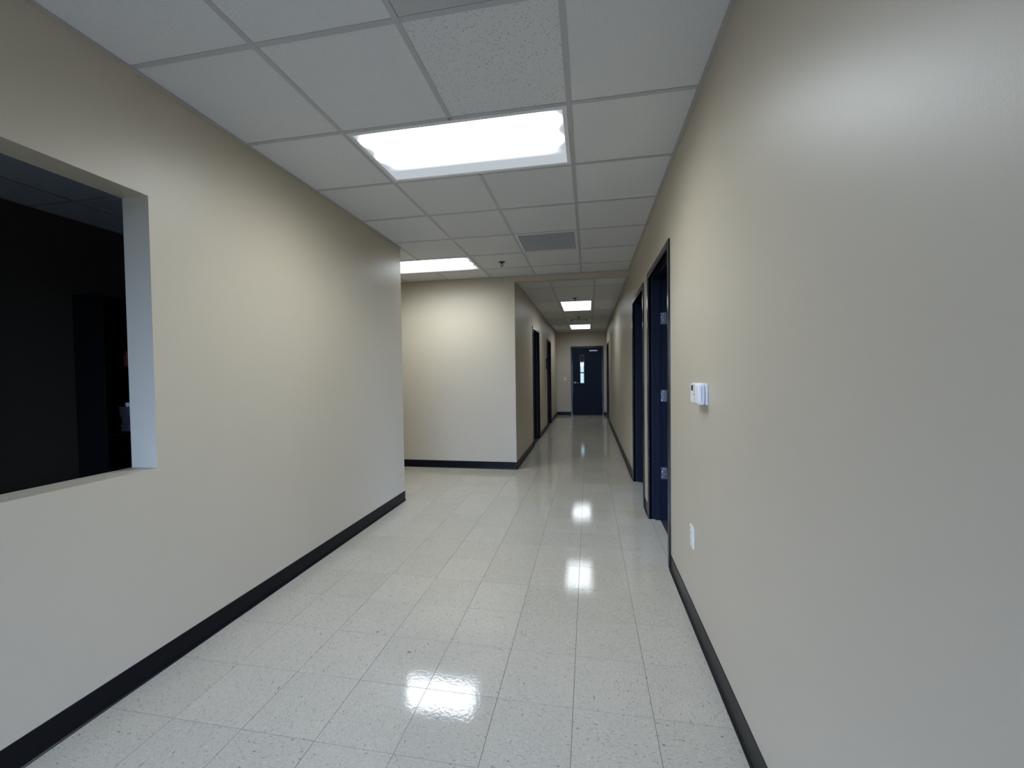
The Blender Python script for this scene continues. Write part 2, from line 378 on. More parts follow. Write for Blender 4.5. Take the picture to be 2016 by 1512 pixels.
def window_y(name, x0, x1, y, z0, z1, nx, rails, label, mat='frame'):
    w_ = struct(empty(name, ((x0+x1)/2, y, z0)), label, 'window')
    bm = bmesh.new(); t = 0.045
    for i in range(nx+1):
        c = x0 + t/2 + (x1-x0-t)*i/nx; box(bm, (c-t/2, y-0.05, z0), (c+t/2, y+0.05, z1))
    kid(obj('window_frame', bm, M[mat]), w_)
    zs = [z0+t/2] + rails + [z1-t/2]
    for z in zs: kid(bobj('rail', (x0+t, y-0.045, z-t/2), (x1-t, y+0.045, z+t/2), M[mat]), w_)
    for i in range(nx):
        a = x0 + t + (x1-x0-t)*i/nx; b = x0 + (x1-x0-t)*(i+1)/nx
        for c, d in zip(zs, zs[1:]):
            kid(bobj('pane', (a, y-0.004, c+t/2), (b, y+0.004, d-t/2), M['glass']), w_)
    return w_
window_y('window_1', WX0, WX1, BACKY-0.07, WZ0, WZ1, 6, [], 'dark framed storefront window behind the camera')
# offices behind the right wall
OX0, OX1 = RX+WT, 5.0
def window_x(name, x, y0, y1, z0, z1, label):
    w_ = struct(empty(name, (x, (y0+y1)/2, z0)), label, 'window'); t = 0.045
    bm = bmesh.new()
    for c in (y0+t/2, (y0+y1)/2, y1-t/2): box(bm, (x-0.05, c-t/2, z0), (x+0.05, c+t/2, z1))
    kid(obj('window_frame', bm, M['whitemetal']), w_)
    for z in (z0+t/2, z1-t/2): kid(bobj('rail', (x-0.045, y0+t, z-t/2), (x+0.045, y1-t, z+t/2), M['whitemetal']), w_)
    mid = (y0+y1)/2
    for a, b in ((y0+t, mid-t/2), (mid+t/2, y1-t)): kid(bobj('pane', (x-0.004, a, z0+t), (x+0.004, b, z1-t), M['glass']), w_)
    return w_
def office(idx, y0, y1, wy0, wy1, label):
    bm = bmesh.new()
    box(bm, (OX0, y0-0.05, 0), (OX1, y0, DECK)); box(bm, (OX0, y1, 0), (OX1, y1+0.05, DECK))
    box(bm, (OX1, y0-0.05, 0), (OX1+0.12, wy0, DECK)); box(bm, (OX1, wy1, 0), (OX1+0.12, y1+0.05, DECK))
    box(bm, (OX1, wy0, 0), (OX1+0.12, wy1, 0.85)); box(bm, (OX1, wy0, 2.25), (OX1+0.12, wy1, DECK))
    struct(obj('wall_'+idx, bm, M['office']), label, 'wall')
    struct(bobj('floor_'+idx, (0.62, y0, -0.10), (OX1, y1, -0.004), M['carpet']), 'dark carpet of the ' + idx.replace('_', ' ') + ' beyond the right wall', 'floor')
    struct(bobj('ceiling_'+idx, (OX0, y0, 2.60), (OX1, y1, 2.66), M['whitemetal']), 'white ceiling of the ' + idx.replace('_', ' ') + ' beyond the right wall', 'ceiling')
office('near_office', 1.20, 4.00, 1.85, 3.25, 'plain walls of the office behind the nearest doorway')
office('far_office', 4.06, 7.30, 5.15, 6.55, 'plain walls of the office behind the second doorway')
window_x('window_2', OX1+0.06, 1.85, 3.25, 0.85, 2.25, 'white framed window of the office behind the nearest doorway')
window_x('window_3', OX1+0.06, 5.15, 6.55, 0.85, 2.25, 'white framed window of the office behind the second doorway')
for nm, xa, xb, ya, yb, lab in (('left_backing', CLX-WT-1.8, CLX-WT, FACEY+WT, ENDY+0.15, 'left of the far corridor'), ('right_backing', OX0, OX0+1.8, 7.36, ENDY+0.15, 'behind the farthest right door')):  # unseen shells added to stop sky light leaking round the closed doors
    bm = bmesh.new(); xo = xa if nm == 'left_backing' else xb; q = -0.05 if nm == 'left_backing' else 0.05
    box(bm, (xo, ya, 0), (xo+q, yb, DECK)); box(bm, (xa, ya, 0), (xb, ya+0.02, DECK)); box(bm, (xa, yb-0.02, 0), (xb, yb, DECK))
    struct(obj('wall_'+nm, bm, M['office']), 'plain walls of the added light-blocking shell ' + lab, 'wall')
    x_in = CLX-0.005 if nm == 'left_backing' else RX+0.012
    struct(bobj('floor_'+nm, (min(xa, x_in), ya, -0.10), (max(xb, x_in), yb, -0.001), M['carpet']), 'dark floor of the added light-blocking shell ' + lab, 'floor')
# vestibule behind the end door
bm = bmesh.new()
box(bm, (-1.1, ENDY+0.15, 0), (-1.0, 15.5, DECK)); box(bm, (0.6, ENDY+0.15, 0), (0.7, 15.5, DECK))
box(bm, (-1.1, 15.5, 0), (-0.75, 15.6, DECK)); box(bm, (0.25, 15.5, 0), (0.7, 15.6, DECK)); box(bm, (-0.75, 15.5, 0), (0.25, 15.6, 0.5)); box(bm, (-0.75, 15.5, 1.74), (0.25, 15.6, DECK))
struct(obj('wall_vestibule', bm, M['office']), 'walls of the vestibule glimpsed through the narrow door window', 'wall')
struct(bobj('ceiling_vestibule', (-1.1, ENDY+0.15, 2.60), (0.7, 15.6, 2.70), M['office']), 'ceiling of the vestibule behind the navy end door', 'ceiling')
struct(bobj('floor_vestibule', (-1.1, ENDY, -0.10), (0.7, 15.6, -0.002), M['carpet']), 'dark floor of the vestibule behind the navy end door', 'floor')
window_y('window_4', -0.75, 0.25, 15.55, 0.5, 1.74, 1, [1.32], 'bright outside window seen through the narrow door glass')
# dark room behind the pass-through
DRX = -4.18
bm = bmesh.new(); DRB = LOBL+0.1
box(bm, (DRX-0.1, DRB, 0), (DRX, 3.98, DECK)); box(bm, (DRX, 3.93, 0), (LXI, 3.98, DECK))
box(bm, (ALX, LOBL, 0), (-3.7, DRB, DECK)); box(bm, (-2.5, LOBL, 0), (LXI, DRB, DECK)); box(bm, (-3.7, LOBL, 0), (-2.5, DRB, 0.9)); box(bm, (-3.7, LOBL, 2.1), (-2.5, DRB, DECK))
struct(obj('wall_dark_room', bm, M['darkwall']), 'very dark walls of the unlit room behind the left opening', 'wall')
struct(bobj('floor_dark_room', (DRX, DRB, -0.10), (LXI, 3.93, 0), M['bouncefloor']), 'unseen floor made pale to bounce light into the unlit room behind the left opening', 'floor')
window_y('window_added', -3.7, -2.5, LOBL+0.05, 0.9, 2.1, 2, [], 'added unseen window letting lobby daylight into the unlit room, behind the camera')  # unseen window added to brighten the dark room
bm = bmesh.new(); box(bm, (ALX-WT, LEND-0.09, 0), (LXI, LEND, DECK))
struct(obj('wall_passage', bm, M['wall']), 'beige near wall of the side passage, hidden behind the left wall', 'wall')

# ---------------------------------------------------------------- baseboards (coved black vinyl)
BH = 0.1016
def base_run(bm, p, q, nrm):
    """coved profile swept from p to q on the floor; nrm points into the room"""
    prof = [(0, BH), (0.0025, BH-0.0015), (0.003, BH-0.006), (0.003, 0.022), (0.0045, 0.013), (0.008, 0.006), (0.0125, 0.0022), (0.0135, 0.0), (0, 0)]
    n = Vector((*nrm, 0)); a = Vector((*p, 0)); b = Vector((*q, 0))
    va = [bm.verts.new(a + n*d + Vector((0, 0, z))) for d, z in prof]; vb = [bm.verts.new(b + n*d + Vector((0, 0, z))) for d, z in prof]
    for i in range(len(prof)):
        j = (i+1) % len(prof); bm.faces.new((va[i], va[j], vb[j], vb[i]))
    bm.faces.new(va); bm.faces.new(list(reversed(vb)))
def baseboard(name, runs, label):
    bm = bmesh.new()
    for r in runs: base_run(bm, *r)
    return struct(obj(name, bm, M['vinyl']), label, 'baseboard')
baseboard('baseboard_left', [((LX, LOBL), (LX, LEND+0.004), (1, 0)), ((LX+0.003, LEND), (ALX, LEND), (0, 1))], 'black vinyl cove base along the left wall')
ends = [(D1[0], D1[1]), (D2[0], D2[1]), (D3[0], D3[1])]
baseboard('baseboard_right', [((RX, a), (RX, b), (-1, 0)) for a, b in frame_gap(ends, LOBR, ENDY)], 'black vinyl cove base along the right wall, broken by door frames')
baseboard('baseboard_alcove', [((ALX, FACEY), (CLX+0.003, FACEY), (0, -1))], 'black vinyl cove base along the wall facing the camera')
baseboard('baseboard_corridor', [((CLX, a), (CLX, b), (1, 0)) for a, b in frame_gap([(E1[0], E1[1]), (E2[0], E2[1])], FACEY-0.003, ENDY)], 'black vinyl cove base along the left side of the far corridor')
baseboard('baseboard_end', [((CLX, ENDY), (EDX0, ENDY), (0, -1)), ((EDX1, ENDY), (RX, ENDY), (0, -1))], 'black vinyl cove base either side of the navy end door')

# ---------------------------------------------------------------- doors
def door_side(name, y0, y1, top, wx, s, label, leaf, hinge_far=True, angle=0):
    """steel-framed door in a wall along y; wx: corridor face of the wall, s=+1 if the room lies towards +x"""
    d = struct(empty(name, (wx, (y0+y1)/2, 0)), label, 'door')
    X = lambda t: wx + s*t
    P = 0.012                                        # frame stands proud of the wall
    iy0, iy1, it = y0+FW, y1-FW, top-FW
    for (a, b) in ((y0, iy0), (iy1, y1)):            # corridor faces of the jambs
        kid(bobj('jamb', (X(-P), a, 0), (X(0.02), b, top), M['frame'], bev=0.006, seg=3), d)
    kid(bobj('frame_head', (X(-P), iy0, it), (X(0.02), iy1, top), M['frame'], bev=0.006, seg=3), d)
    # soffit with the raised stop, jamb by jamb
    for a, b, q in ((iy0-0.03, iy0, 1), (iy1, iy1+0.03, -1)):
        kid(bobj('jamb_lining', (X(0.0), a, 0), (X(WT+P), b, it), M['navy' if leaf == 'open' else 'frame'], bev=0.002), d)
        e = iy0 if q > 0 else iy1
        kid(bobj('door_stop', (X(0.045), e, 0), (X(0.092), e + q*0.016, it), M['navy' if leaf == 'open' else 'frame'], bev=0.002), d)
    kid(bobj('head_lining', (X(0.0), iy0, it), (X(WT+P), iy1, it+0.03), M['frame']), d)
    kid(bobj('head_stop', (X(0.045), iy0+0.016, it-0.016), (X(0.092), iy1-0.016, it), M['frame'], bev=0.002), d)
    # leaf, pivoting at the room side
    w_ = iy1-iy0-0.008; lt = 0.0445
    hy = iy1-0.003 if hinge_far else iy0+0.003
    px_ = X(WT+P+0.006) if leaf == 'open' else X(0.095)
    piv = empty('pivot')
    sg = -1 if hinge_far else 1
    bm = bmesh.new(); 
    if leaf == 'open':
        # opened about 95 degrees: leaf lies along x into the room
        box(bm, (X(WT+P+0.004), hy, 0.008), (X(WT+P+0.004+w_), hy+ (lt if hinge_far else -lt), it-0.004), 0.0015)
        lf = obj('door_leaf', bm, M['navy'])
    else:
        box(bm, (X(0.095), iy0+0.004, 0.008), (X(0.095+lt), iy1-0.004, it-0.004), 0.0015)
        lf = obj('door_leaf', bm, M['navy'])
    bpy.data.objects.remove(piv)
    kid(lf, d)
    # lever on the leaf's corridor face
    bm = bmesh.new()
    if leaf == 'open':
        lx = X(WT+P+0.004+w_-0.07); ly = hy
        mt_ = Matrix.Translation((lx, ly, 0.98)) @ Matrix.Rotation(PI/2 if hinge_far else -PI/2, 4, 'X')
        lathe(bm, [(0.033, 0), (0.033, 0.006), (0.030, 0.009), (0.011, 0.010), (0.011, 0.045)], 20, mt_)
        yy = ly + (-0.045 if hinge_far else 0.045)
        tube(bm, [(lx, yy, 0.98), (lx - s*0.04, yy, 0.98), (lx - s*0.11, yy, 0.978)], 0.009)
    else:
        ly = iy0+0.07 if hinge_far else iy1-0.07; lx = X(0.095)
        mt_ = Matrix.Translation((lx, ly, 0.98)) @ Matrix.Rotation(-s*PI/2, 4, 'Y')
        lathe(bm, [(0.033, 0), (0.033, 0.006), (0.030, 0.009), (0.011, 0.010), (0.011, 0.045)], 20, mt_)
        q = 1 if hinge_far else -1
        tube(bm, [(lx - s*0.045, ly, 0.98), (lx - s*0.047, ly+q*0.04, 0.98), (lx - s*0.045, ly+q*0.11, 0.978)], 0.009)
    h_ = obj('lever_handle', bm, M['steel'], smooth=True); h_.parent = lf
    return d
def hinges(d, e, wx, q, zs):
    """three butt hinges on the rabbet of the jamb face at y=e, facing q"""
    for z in zs:
        bm = bmesh.new(); box(bm, (wx+0.096, e, z-0.052), (wx+0.149, e+q*0.003, z+0.052), 0.001)
        hg = kid(obj('hinge', bm, M['steel']), d); 
        sc = bmesh.new()
        for i, zz in enumerate((-0.037, -0.013, 0.013, 0.037)):
            lathe(sc, [(0.0055, 0), (0.0055, 0.0012), (0.003, 0.0018)], 10, Matrix.Translation((wx+0.110+0.014*(i % 2), e+q*0.003, z+zz)) @ Matrix.Rotation(-q*PI/2, 4, 'X'))
        o = obj('screws', sc, M['steel']); o.parent = hg
        kn = bmesh.new(); lathe(kn, [(0.007, z-0.052), (0.007, z+0.052)], 12, Matrix.Translation((wx+0.160, e+q*0.004, 0)))
        o = obj('hinge_knuckle', kn, M['steel'], smooth=False); o.parent = hg
        for c in hg.children: c.location = -(Vector(d.location))*0 - Vector((0, 0, 0))
    return d
d1 = door_side('door_1', *D1[:3], RX, 1, 'nearest doorway on the right wall, navy door swung open inside a dark steel frame', 'open', True)
hinges(d1, D1[1]-FW, RX, -1, (1.786, 1.105, 0.418))
door_side('door_2', *D2[:3], RX, 1, 'second doorway on the right wall, dark steel frame standing open', 'open', False)
door_side('door_3', *D3[:3], RX, 1, 'farthest dark door on the right wall, close to the end wall', 'closed', True)
door_side('door_4', *E1[:3], CLX, -1, 'nearer dark door on the left side of the far corridor', 'closed', True)
door_side('door_5', *E2[:3], CLX, -1, 'farther dark door on the left side of the far corridor beside a small sign', 'closed', True)
# end door with narrow window, lever and closer
d6 = struct(empty('door_6', ((EDX0+EDX1)/2, ENDY, 0)), 'navy door with a narrow window and steel closer at the corridor end', 'door')
ix0, ix1, it = EDX0+FW, EDX1-FW, EDT-FW
for a, b in ((EDX0, ix0), (ix1, EDX1)): kid(bobj('jamb', (a, ENDY-0.012, 0), (b, ENDY+0.15, EDT), M['frame'], bev=0.003, seg=2), d6)
kid(bobj('frame_head', (ix0, ENDY-0.012, it), (ix1, ENDY+0.15, EDT), M['frame'], bev=0.003, seg=2), d6)
vx0, vx1, vz0, vz1 = -0.244, -0.142, 1.00, 1.845
bm = bmesh.new(); LY0, LY1 = ENDY+0.012, ENDY+0.056
box(bm, (ix0+0.003, LY0, 0.008), (vx0, LY1, it-0.003)); box(bm, (vx1, LY0, 0.008), (ix1-0.003, LY1, it-0.003))
box(bm, (vx0, LY0, 0.008), (vx1, LY1, vz0)); box(bm, (vx0, LY0, vz1), (vx1, LY1, it-0.003))
lf = kid(obj('door_leaf', bm, M['navy']), d6)
bm = bmesh.new(); k = 0.016
box(bm, (vx0-k, LY0-0.006, vz0-k), (vx0, LY0, vz1+k)); box(bm, (vx1, LY0-0.006, vz0-k), (vx1+k, LY0, vz1+k)); box(bm, (vx0, LY0-0.006, vz0-k), (vx1, LY0, vz0)); box(bm, (vx0, LY0-0.006, vz1), (vx1, LY0, vz1+k))
for nm, b_, mm in (('glazing_bead', bm, 'frame'), ('pane', box(bmesh.new(), (vx0, LY0+0.018, vz0), (vx1, LY0+0.024, vz1)), 'glass')):
    o = obj(nm, b_, M[mm]); o.parent = lf
bm = bmesh.new(); lx, lz = -0.418, 1.005
lathe(bm, [(0.036, 0), (0.036, 0.006), (0.032, 0.010), (0.012, 0.011), (0.012, 0.05)], 20, Matrix.Translation((lx, LY0, lz)) @ Matrix.Rotation(PI/2, 4, 'X'))
tube(bm, [(lx, LY0-0.05, lz), (lx+0.05, LY0-0.053, lz), (lx+0.12, LY0-0.05, lz-0.003)], 0.011)
o = obj('lever_handle', bm, M['steel'], smooth=True); o.parent = lf
cl = kid(bobj('door_closer', (0.03, LY0-0.055, 1.975), (0.275, LY0, 2.015), M['steel'], bev=0.006, seg=2), d6)
bm = bmesh.new(); tube(bm, [(0.16, LY0-0.035, 2.018), (0.16, LY0-0.035, 2.045), (-0.06, LY0-0.10, 2.055), (-0.12, LY0-0.11, 2.06)], 0.008)
tube(bm, [(-0.12, LY0-0.11, 2.066), (0.10, ENDY-0.016, 2.075), (0.18, ENDY-0.014, 2.100)], 0.008)
o = obj('closer_arm', bm, M['bronze']); o.parent = cl

# ---------------------------------------------------------------- ceilings
def ceiling_field(par, x0, x1, y0, y1, gx, gy, z, skip, near_y, gstep=G, pitted=()):
    xs = lines(gx, G, x0, x1); ys = lines(gy, gstep, y0, y1); far = bmesh.new(); nfar = 0
    for a, b in zip(xs, xs[1:]):
        for c, d in zip(ys, ys[1:]):
            if b-a < 0.03 or d-c < 0.03: continue
            mx_, my_ = (a+b)/2, (c+d)/2
            if any(s0 < mx_ < s1 and t0 < my_ < t1 for s0, s1, t0, t1 in skip): continue
            g = 0.006
            if my_ >= near_y:
                pit = any(abs(mx_-q) < 0.1 and abs(my_-r) < 0.1 for q, r in pitted)
                me = slab_mesh('ceiling_tile_pitted' if pit else 'ceiling_tile', b-a-g, d-c-g, 0.015, 0, M['ctile_pitted' if pit else 'ctile'])
                link('ceiling_tile', me, None, par, (mx_, my_, z+0.0025+random.uniform(0, 0.0008)))
            else:
                box(far, (a+g/2, c+g/2, z+0.0028), (b-g/2, d-g/2, z+0.018)); nfar += 1
    if nfar:
        o = obj('ceiling_tile_field', far, M['ctile'], par); o['kind'] = 'stuff'
    else: far.free()
    tw = 0.012
    for x in xs[1:-1]:
        bm = bmesh.new(); segs = [(y0, y1)]
        for s0, s1, t0, t1 in skip:
            if s0 + 0.05 < x < s1 - 0.05:
                ns = []
                for a, b in segs:
                    if t1 <= a or t0 >= b: ns.append((a, b))
                    else:
                        if t0-tw > a: ns.append((a, t0-tw))
                        if t1+tw < b: ns.append((t1+tw, b))
                segs = ns
        for a, b in segs:
            box(bm, (x-tw, a, z), (x+tw, b, z+0.002)); box(bm, (x-0.001, a, z+0.002), (x+0.001, b, z+0.036))
        obj('main_tee', bm, M['tee'], par)
    for y in ys[1:-1]:
        if y < near_y - 1.3: continue
        for a, b in zip(xs, xs[1:]):
            if b-a < 0.05: continue
            mx_ = (a+b)/2
            if any(s0 < mx_ < s1 and t0+0.05 < y < t1-0.05 for s0, s1, t0, t1 in skip): continue
            key = ('cross_tee', round(b-a, 3))
            if key not in _mesh_cache:
                bm = bmesh.new(); hl = (b-a)/2-tw
                box(bm, (-hl, -tw, 0.0003), (hl, tw, 0.0021)); box(bm, (-hl, -0.001, 0.0021), (hl, 0.001, 0.034))
                bmesh.ops.recalc_face_normals(bm, faces=bm.faces[:])
                me = bpy.data.meshes.new('cross_tee'); bm.to_mesh(me); bm.free(); me.materials.append(M['tee']); _mesh_cache[key] = me
            link('cross_tee', _mesh_cache[key], None, par, (mx_, y, z))
def angles(par, runs, z):
    for (ax, ay, bx_, by_, nx_, ny_) in runs:
        bm = bmesh.new(); wd = 0.022
        box(bm, (min(ax, bx_, ax+nx_*wd, bx_+nx_*wd), min(ay, by_, ay+ny_*wd, by_+ny_*wd), z-0.0006), (max(ax, bx_, ax+nx_*wd, bx_+nx_*wd), max(ay, by_, ay+ny_*wd, by_+ny_*wd), z+0.0012))
        obj('wall_angle', bm, M['angle'], par)
ceil = struct(bobj('ceiling', (ALX-WT, BACKY-WT, DECK), (LOBX+WT, ENDY+0.15, DECK+0.08), M['deck']), 'suspended ceiling of square white mineral tiles in a metal grid', 'ceiling')
cx = [GX0 + i*G for i in range(-2, 3)]; cy = lambda r: GY0 + r*G
L1 = (cx[2], cx[4], cy(1), cy(2)); L2 = (cx[0], cx[2], cy(5), cy(6))
V1 = (cx[3], cx[4], cy(4), cy(5)); V0 = (cx[3], cx[4], cy(-1), cy(0))
skip_main = [L1, L2, V1, V0]
ceiling_field(ceil, LX, RX, BACKY, FACEY, GX0, GY0, CH, skip_main, -0.4, pitted=[(cx[3]+G/2, cy(0)+G/2)])
ceiling_field(ceil, ALX, LX, LEND, FACEY, GX0, GY0, CH, skip_main, -0.4)
ceiling_field(ceil, ALX, LX, BACKY, LOBL, GX0, GY0, CH, [], 99)
ceiling_field(ceil, RX, LOBX, BACKY, LOBR, GX0, GY0, CH, [], 99)
angles(ceil, [(RX, LOBR, RX, FACEY, -1, 0), (LX, LOBL, LX, LEND, 1, 0), (ALX, FACEY, RX, FACEY, 0, -1), (LX, LEND, ALX, LEND, 0, 1)], CH)
hx = [HGX, HGX+G]; hy = lambda r: HGY + r*G
L3 = (hx[0], hx[1], hy(0), hy(2)); L4 = (hx[0], hx[1], hy(6), hy(8)); V2 = (hx[0], hx[1], hy(4), hy(5))
hall = struct(bobj('ceiling_corridor', (CLX, FACEY+0.13, DECK-0.03), (RX, ENDY, DECK-0.001), M['deck']), 'lower tile ceiling of the narrow far corridor', 'ceiling')
ceiling_field(hall, CLX, RX, FACEY+0.13, ENDY, HGX, HGY, C2, [L3, L4, (hx[0], hx[1], hy(4), hy(6))], 0, gstep=2*G)
link('ceiling_tile', slab_mesh('ceiling_tile', G-0.006, G-0.006, 0.015, 0, M['ctile']), None, hall, (hx[0]+G/2, hy(5)+G/2, C2+0.0028))
obj('cross_tee', box(bmesh.new(), (hx[0]+0.012, hy(5)-0.012, C2+0.0003), (hx[1]-0.012, hy(5)+0.012, C2+0.0021)), M['tee'], hall)
angles(hall, [(RX, FACEY+0.13, RX, ENDY, -1, 0), (CLX, FACEY+0.13, CLX, ENDY, 1, 0), (CLX, ENDY, RX, ENDY, 0, -1)], C2)
dark = struct(bobj('ceiling_dark_room', (DRX, DRB, DECK-0.03), (LXI, 3.93, DECK-0.001), M['deck']), 'dim tile ceiling of the unlit room behind the left opening', 'ceiling')
VD = (-3.735, -3.735+G, 2.48, 2.48+G)
ceiling_field(dark, DRX, LXI, DRB, 3.93, -3.735, 2.48, CH, [VD], 0.9)
angles(dark, [(DRX, DRB, DRX, 3.93, 1, 0)], CH)

# ---------------------------------------------------------------- fluorescent troffers
def troffer(cell, z, lens, label, housing_top):
    x0, x1, y0, y1 = cell; cxm, cym = (x0+x1)/2, (y0+y1)/2
    t = tag(empty('ceiling_light', (cxm, cym, z)), label, 'light', 'recessed fluorescent ceiling lights')
    hx_, hy_ = (x1-x0)/2-0.0125, (y1-y0)/2-0.0125; fw_ = 0.024
    bm = bmesh.new(); zb, zt = -0.002, 0.012
    box(bm, (-hx_, -hy_, zb), (hx_, -hy_+fw_, zt), 0.0015); box(bm, (-hx_, hy_-fw_, zb), (hx_, hy_, zt), 0.0015)
    box(bm, (-hx_, -hy_+fw_, zb), (-hx_+fw_, hy_-fw_, zt), 0.0015); box(bm, (hx_-fw_, -hy_+fw_, zb), (hx_, hy_-fw_, zt), 0.0015)
    obj('lens_frame', bm, M['whitemetal'], t)
    bm = bmesh.new(); box(bm, (-hx_+fw_, -hy_+fw_, 0.003), (hx_-fw_, hy_-fw_, 0.006))
    obj('lens', bm, M[lens], t)
    bm = bmesh.new(); h2 = housing_top - z
    box(bm, (-hx_, -hy_, h2-0.006), (hx_, hy_, h2)); 
    for a, b in (((-hx_, -hy_, zt), (hx_, -hy_+0.004, h2-0.006)), ((-hx_, hy_-0.004, zt), (hx_, hy_, h2-0.006)), ((-hx_, -hy_+0.004, zt), (-hx_+0.004, hy_-0.004, h2-0.006)), ((hx_-0.004, -hy_+0.004, zt), (hx_, hy_-0.004, h2-0.006))): box(bm, a, b)
    obj('housing', bm, M['whitemetal'], t)
    return t
troffer(L1, CH, 'lens_x', 'largest lit fluorescent ceiling panel, nearest the camera', DECK-0.002)
troffer(L2, CH, 'lens_wide', 'lit fluorescent ceiling panel half hidden by the left wall corner', DECK-0.002)
troffer(L3, C2, 'lens_y', 'nearer lit fluorescent panel in the far corridor ceiling', DECK-0.035)
troffer(L4, C2, 'lens_y', 'farther lit fluorescent panel in front of the navy end door', DECK-0.035)

# ---------------------------------------------------------------- vents
def return_grille(cell, z, label, core='grille'):
    x0, x1, y0, y1 = cell; t = tag(empty('return_grille', ((x0+x1)/2, (y0+y1)/2, z)), label, 'vent')
    h = G/2-0.0125; f = 0.022
    bm = bmesh.new()
    box(bm, (-h, -h, -0.002), (h, -h+f, 0.010)); box(bm, (-h, h-f, -0.002), (h, h, 0.010)); box(bm, (-h, -h+f, -0.002), (-h+f, h-f, 0.010)); box(bm, (h-f, -h+f, -0.002), (h, h-f, 0.010))
    obj('grille_frame', bm, M['whitemetal'], t)
    bm = bmesh.new(); n = 42; hi = h-f
    for i in range(1, n):
        c = -hi + 2*hi*i/n
        box(bm, (c-0.0009, -hi, 0.0), (c+0.0009, hi, 0.010)); box(bm, (-hi, c-0.0009, 0.0), (hi, c+0.0009, 0.010))
    obj('egg_crate_core', bm, M[core], t)
    bm = bmesh.new(); box(bm, (-hi, -hi, 0.030), (hi, hi, 0.034)); obj('duct_back', bm, M['duct_shade'], t)
    return t
return_grille(V1, CH, 'grey egg-crate return grille in the ceiling beyond the nearest light')
return_grille(VD, CH, 'dark square ceiling grille in the unlit room behind the opening')
def plaque_diffuser(cell, z, label, mat='whitemetal'):
    x0, x1, y0, y1 = cell; t = tag(empty('air_diffuser', ((x0+x1)/2, (y0+y1)/2, z)), label, 'vent')
    h = G/2-0.0135
    def ring(a, za, b, zb):
        bm = bmesh.new(); v = []
        for r, zz in ((a, za), (b, zb), (b, zb+0.002), (a, za+0.002)):
            v.append([bm.verts.new(p) for p in ((-r, -r, zz), (r, -r, zz), (r, r, zz), (-r, r, zz))])
        for i in range(4):
            for j in range(4): bm.faces.new((v[i][j], v[i][(j+1) % 4], v[(i+1) % 4][(j+1) % 4], v[(i+1) % 4][j]))
        return bm
    obj('outer_flange', ring(h, 0.001, h-0.10, 0.001), M[mat], t)
    obj('cone', ring(h-0.10, 0.001, h-0.15, 0.05), M['duct_shade'], t)  # dark colour stands for the shade between flange and louvres
    for k in range(3):
        r = h-0.125-0.045*k; obj('louver_ring', ring(r, -0.004, r-0.055, 0.030), M[mat], t)
    obj('centre_plate', box(bmesh.new(), (-h+0.26, -h+0.26, -0.004), (h-0.26, h-0.26, 0.0)), M[mat], t)
    bm = bmesh.new(); box(bm, (-h+0.15, -h+0.15, 0.055), (h-0.15, h-0.15, 0.058)); obj('duct_back', bm, M['duct_shade'], t)
    return t
plaque_diffuser(V0, CH, 'square metal air diffuser at the top edge of the photo', 'diffuser')
plaque_diffuser(V2, C2, 'square louvred air diffuser between the two corridor lights')

# ---------------------------------------------------------------- sprinklers and small ceiling pieces
def sprinkler(x, y, z, label):
    t = tag(empty('fire_sprinkler', (x, y, z)), label, 'sprinkler', 'ceiling sprinklers')
    bm = bmesh.new(); lathe(bm, [(0.040, 0.002), (0.040, -0.001), (0.033, -0.006), (0.018, -0.008), (0.018, 0.002)], 24); obj('escutcheon', bm, M['bronze'], t, smooth=False)
    bm = bmesh.new(); lathe(bm, [(0.012, 0), (0.012, -0.018), (0.008, -0.022)], 14)
    tube(bm, [(-0.010, 0, -0.02), (-0.014, 0, -0.032), (-0.006, 0, -0.048)], 0.003, 6); tube(bm, [(0.010, 0, -0.02), (0.014, 0, -0.032), (0.006, 0, -0.048)], 0.003, 6)
    obj('sprinkler_body', bm, M['bronze'], t)
    bm = bmesh.new(); lathe(bm, [(0.004, -0.046), (0.015, -0.049), (0.015, -0.051), (0.004, -0.052)], 16); obj('deflector', bm, M['bronze'], t)
    return t
sprinkler(-0.995, 4.846, CH, 'small dark sprinkler head beside the half hidden ceiling light')
sprinkler(-0.214, 7.15, C2, 'small dark sprinkler head just in front of the nearer corridor light')
sprinkler(-0.21, 9.57, C2, 'small dark sprinkler head between the two corridor lights')
t = tag(empty('concealed_sprinkler', (-0.151, 5.186, CH)), 'round white cover plate on the tile beyond the grey grille', 'cover plate')
bm = bmesh.new(); lathe(bm, [(0.030, 0.003), (0.030, -0.002), (0.026, -0.005)], 28); obj('cover_plate', bm, M['whitemetal'], t)
bm = bmesh.new(); lathe(bm, [(0.036, 0.003), (0.036, 0.001), (0.032, 0.0008)], 28); obj('trim_ring', bm, M['tee'], t)
t = tag(empty('smoke_detector', (-0.704, 11.43, C2)), 'small pale round detector on the corridor ceiling near the end wall', 'detector')
bm = bmesh.new(); lathe(bm, [(0.05, 0.002), (0.05, -0.012), (0.042, -0.030), (0.02, -0.036)], 24); obj('detector_body', bm, M['ivory'], t)
bm = bmesh.new(); lathe(bm, [(0.060, 0.003), (0.060, -0.004), (0.055, -0.006)], 24); obj('mounting_base', bm, M['ivory'], t)

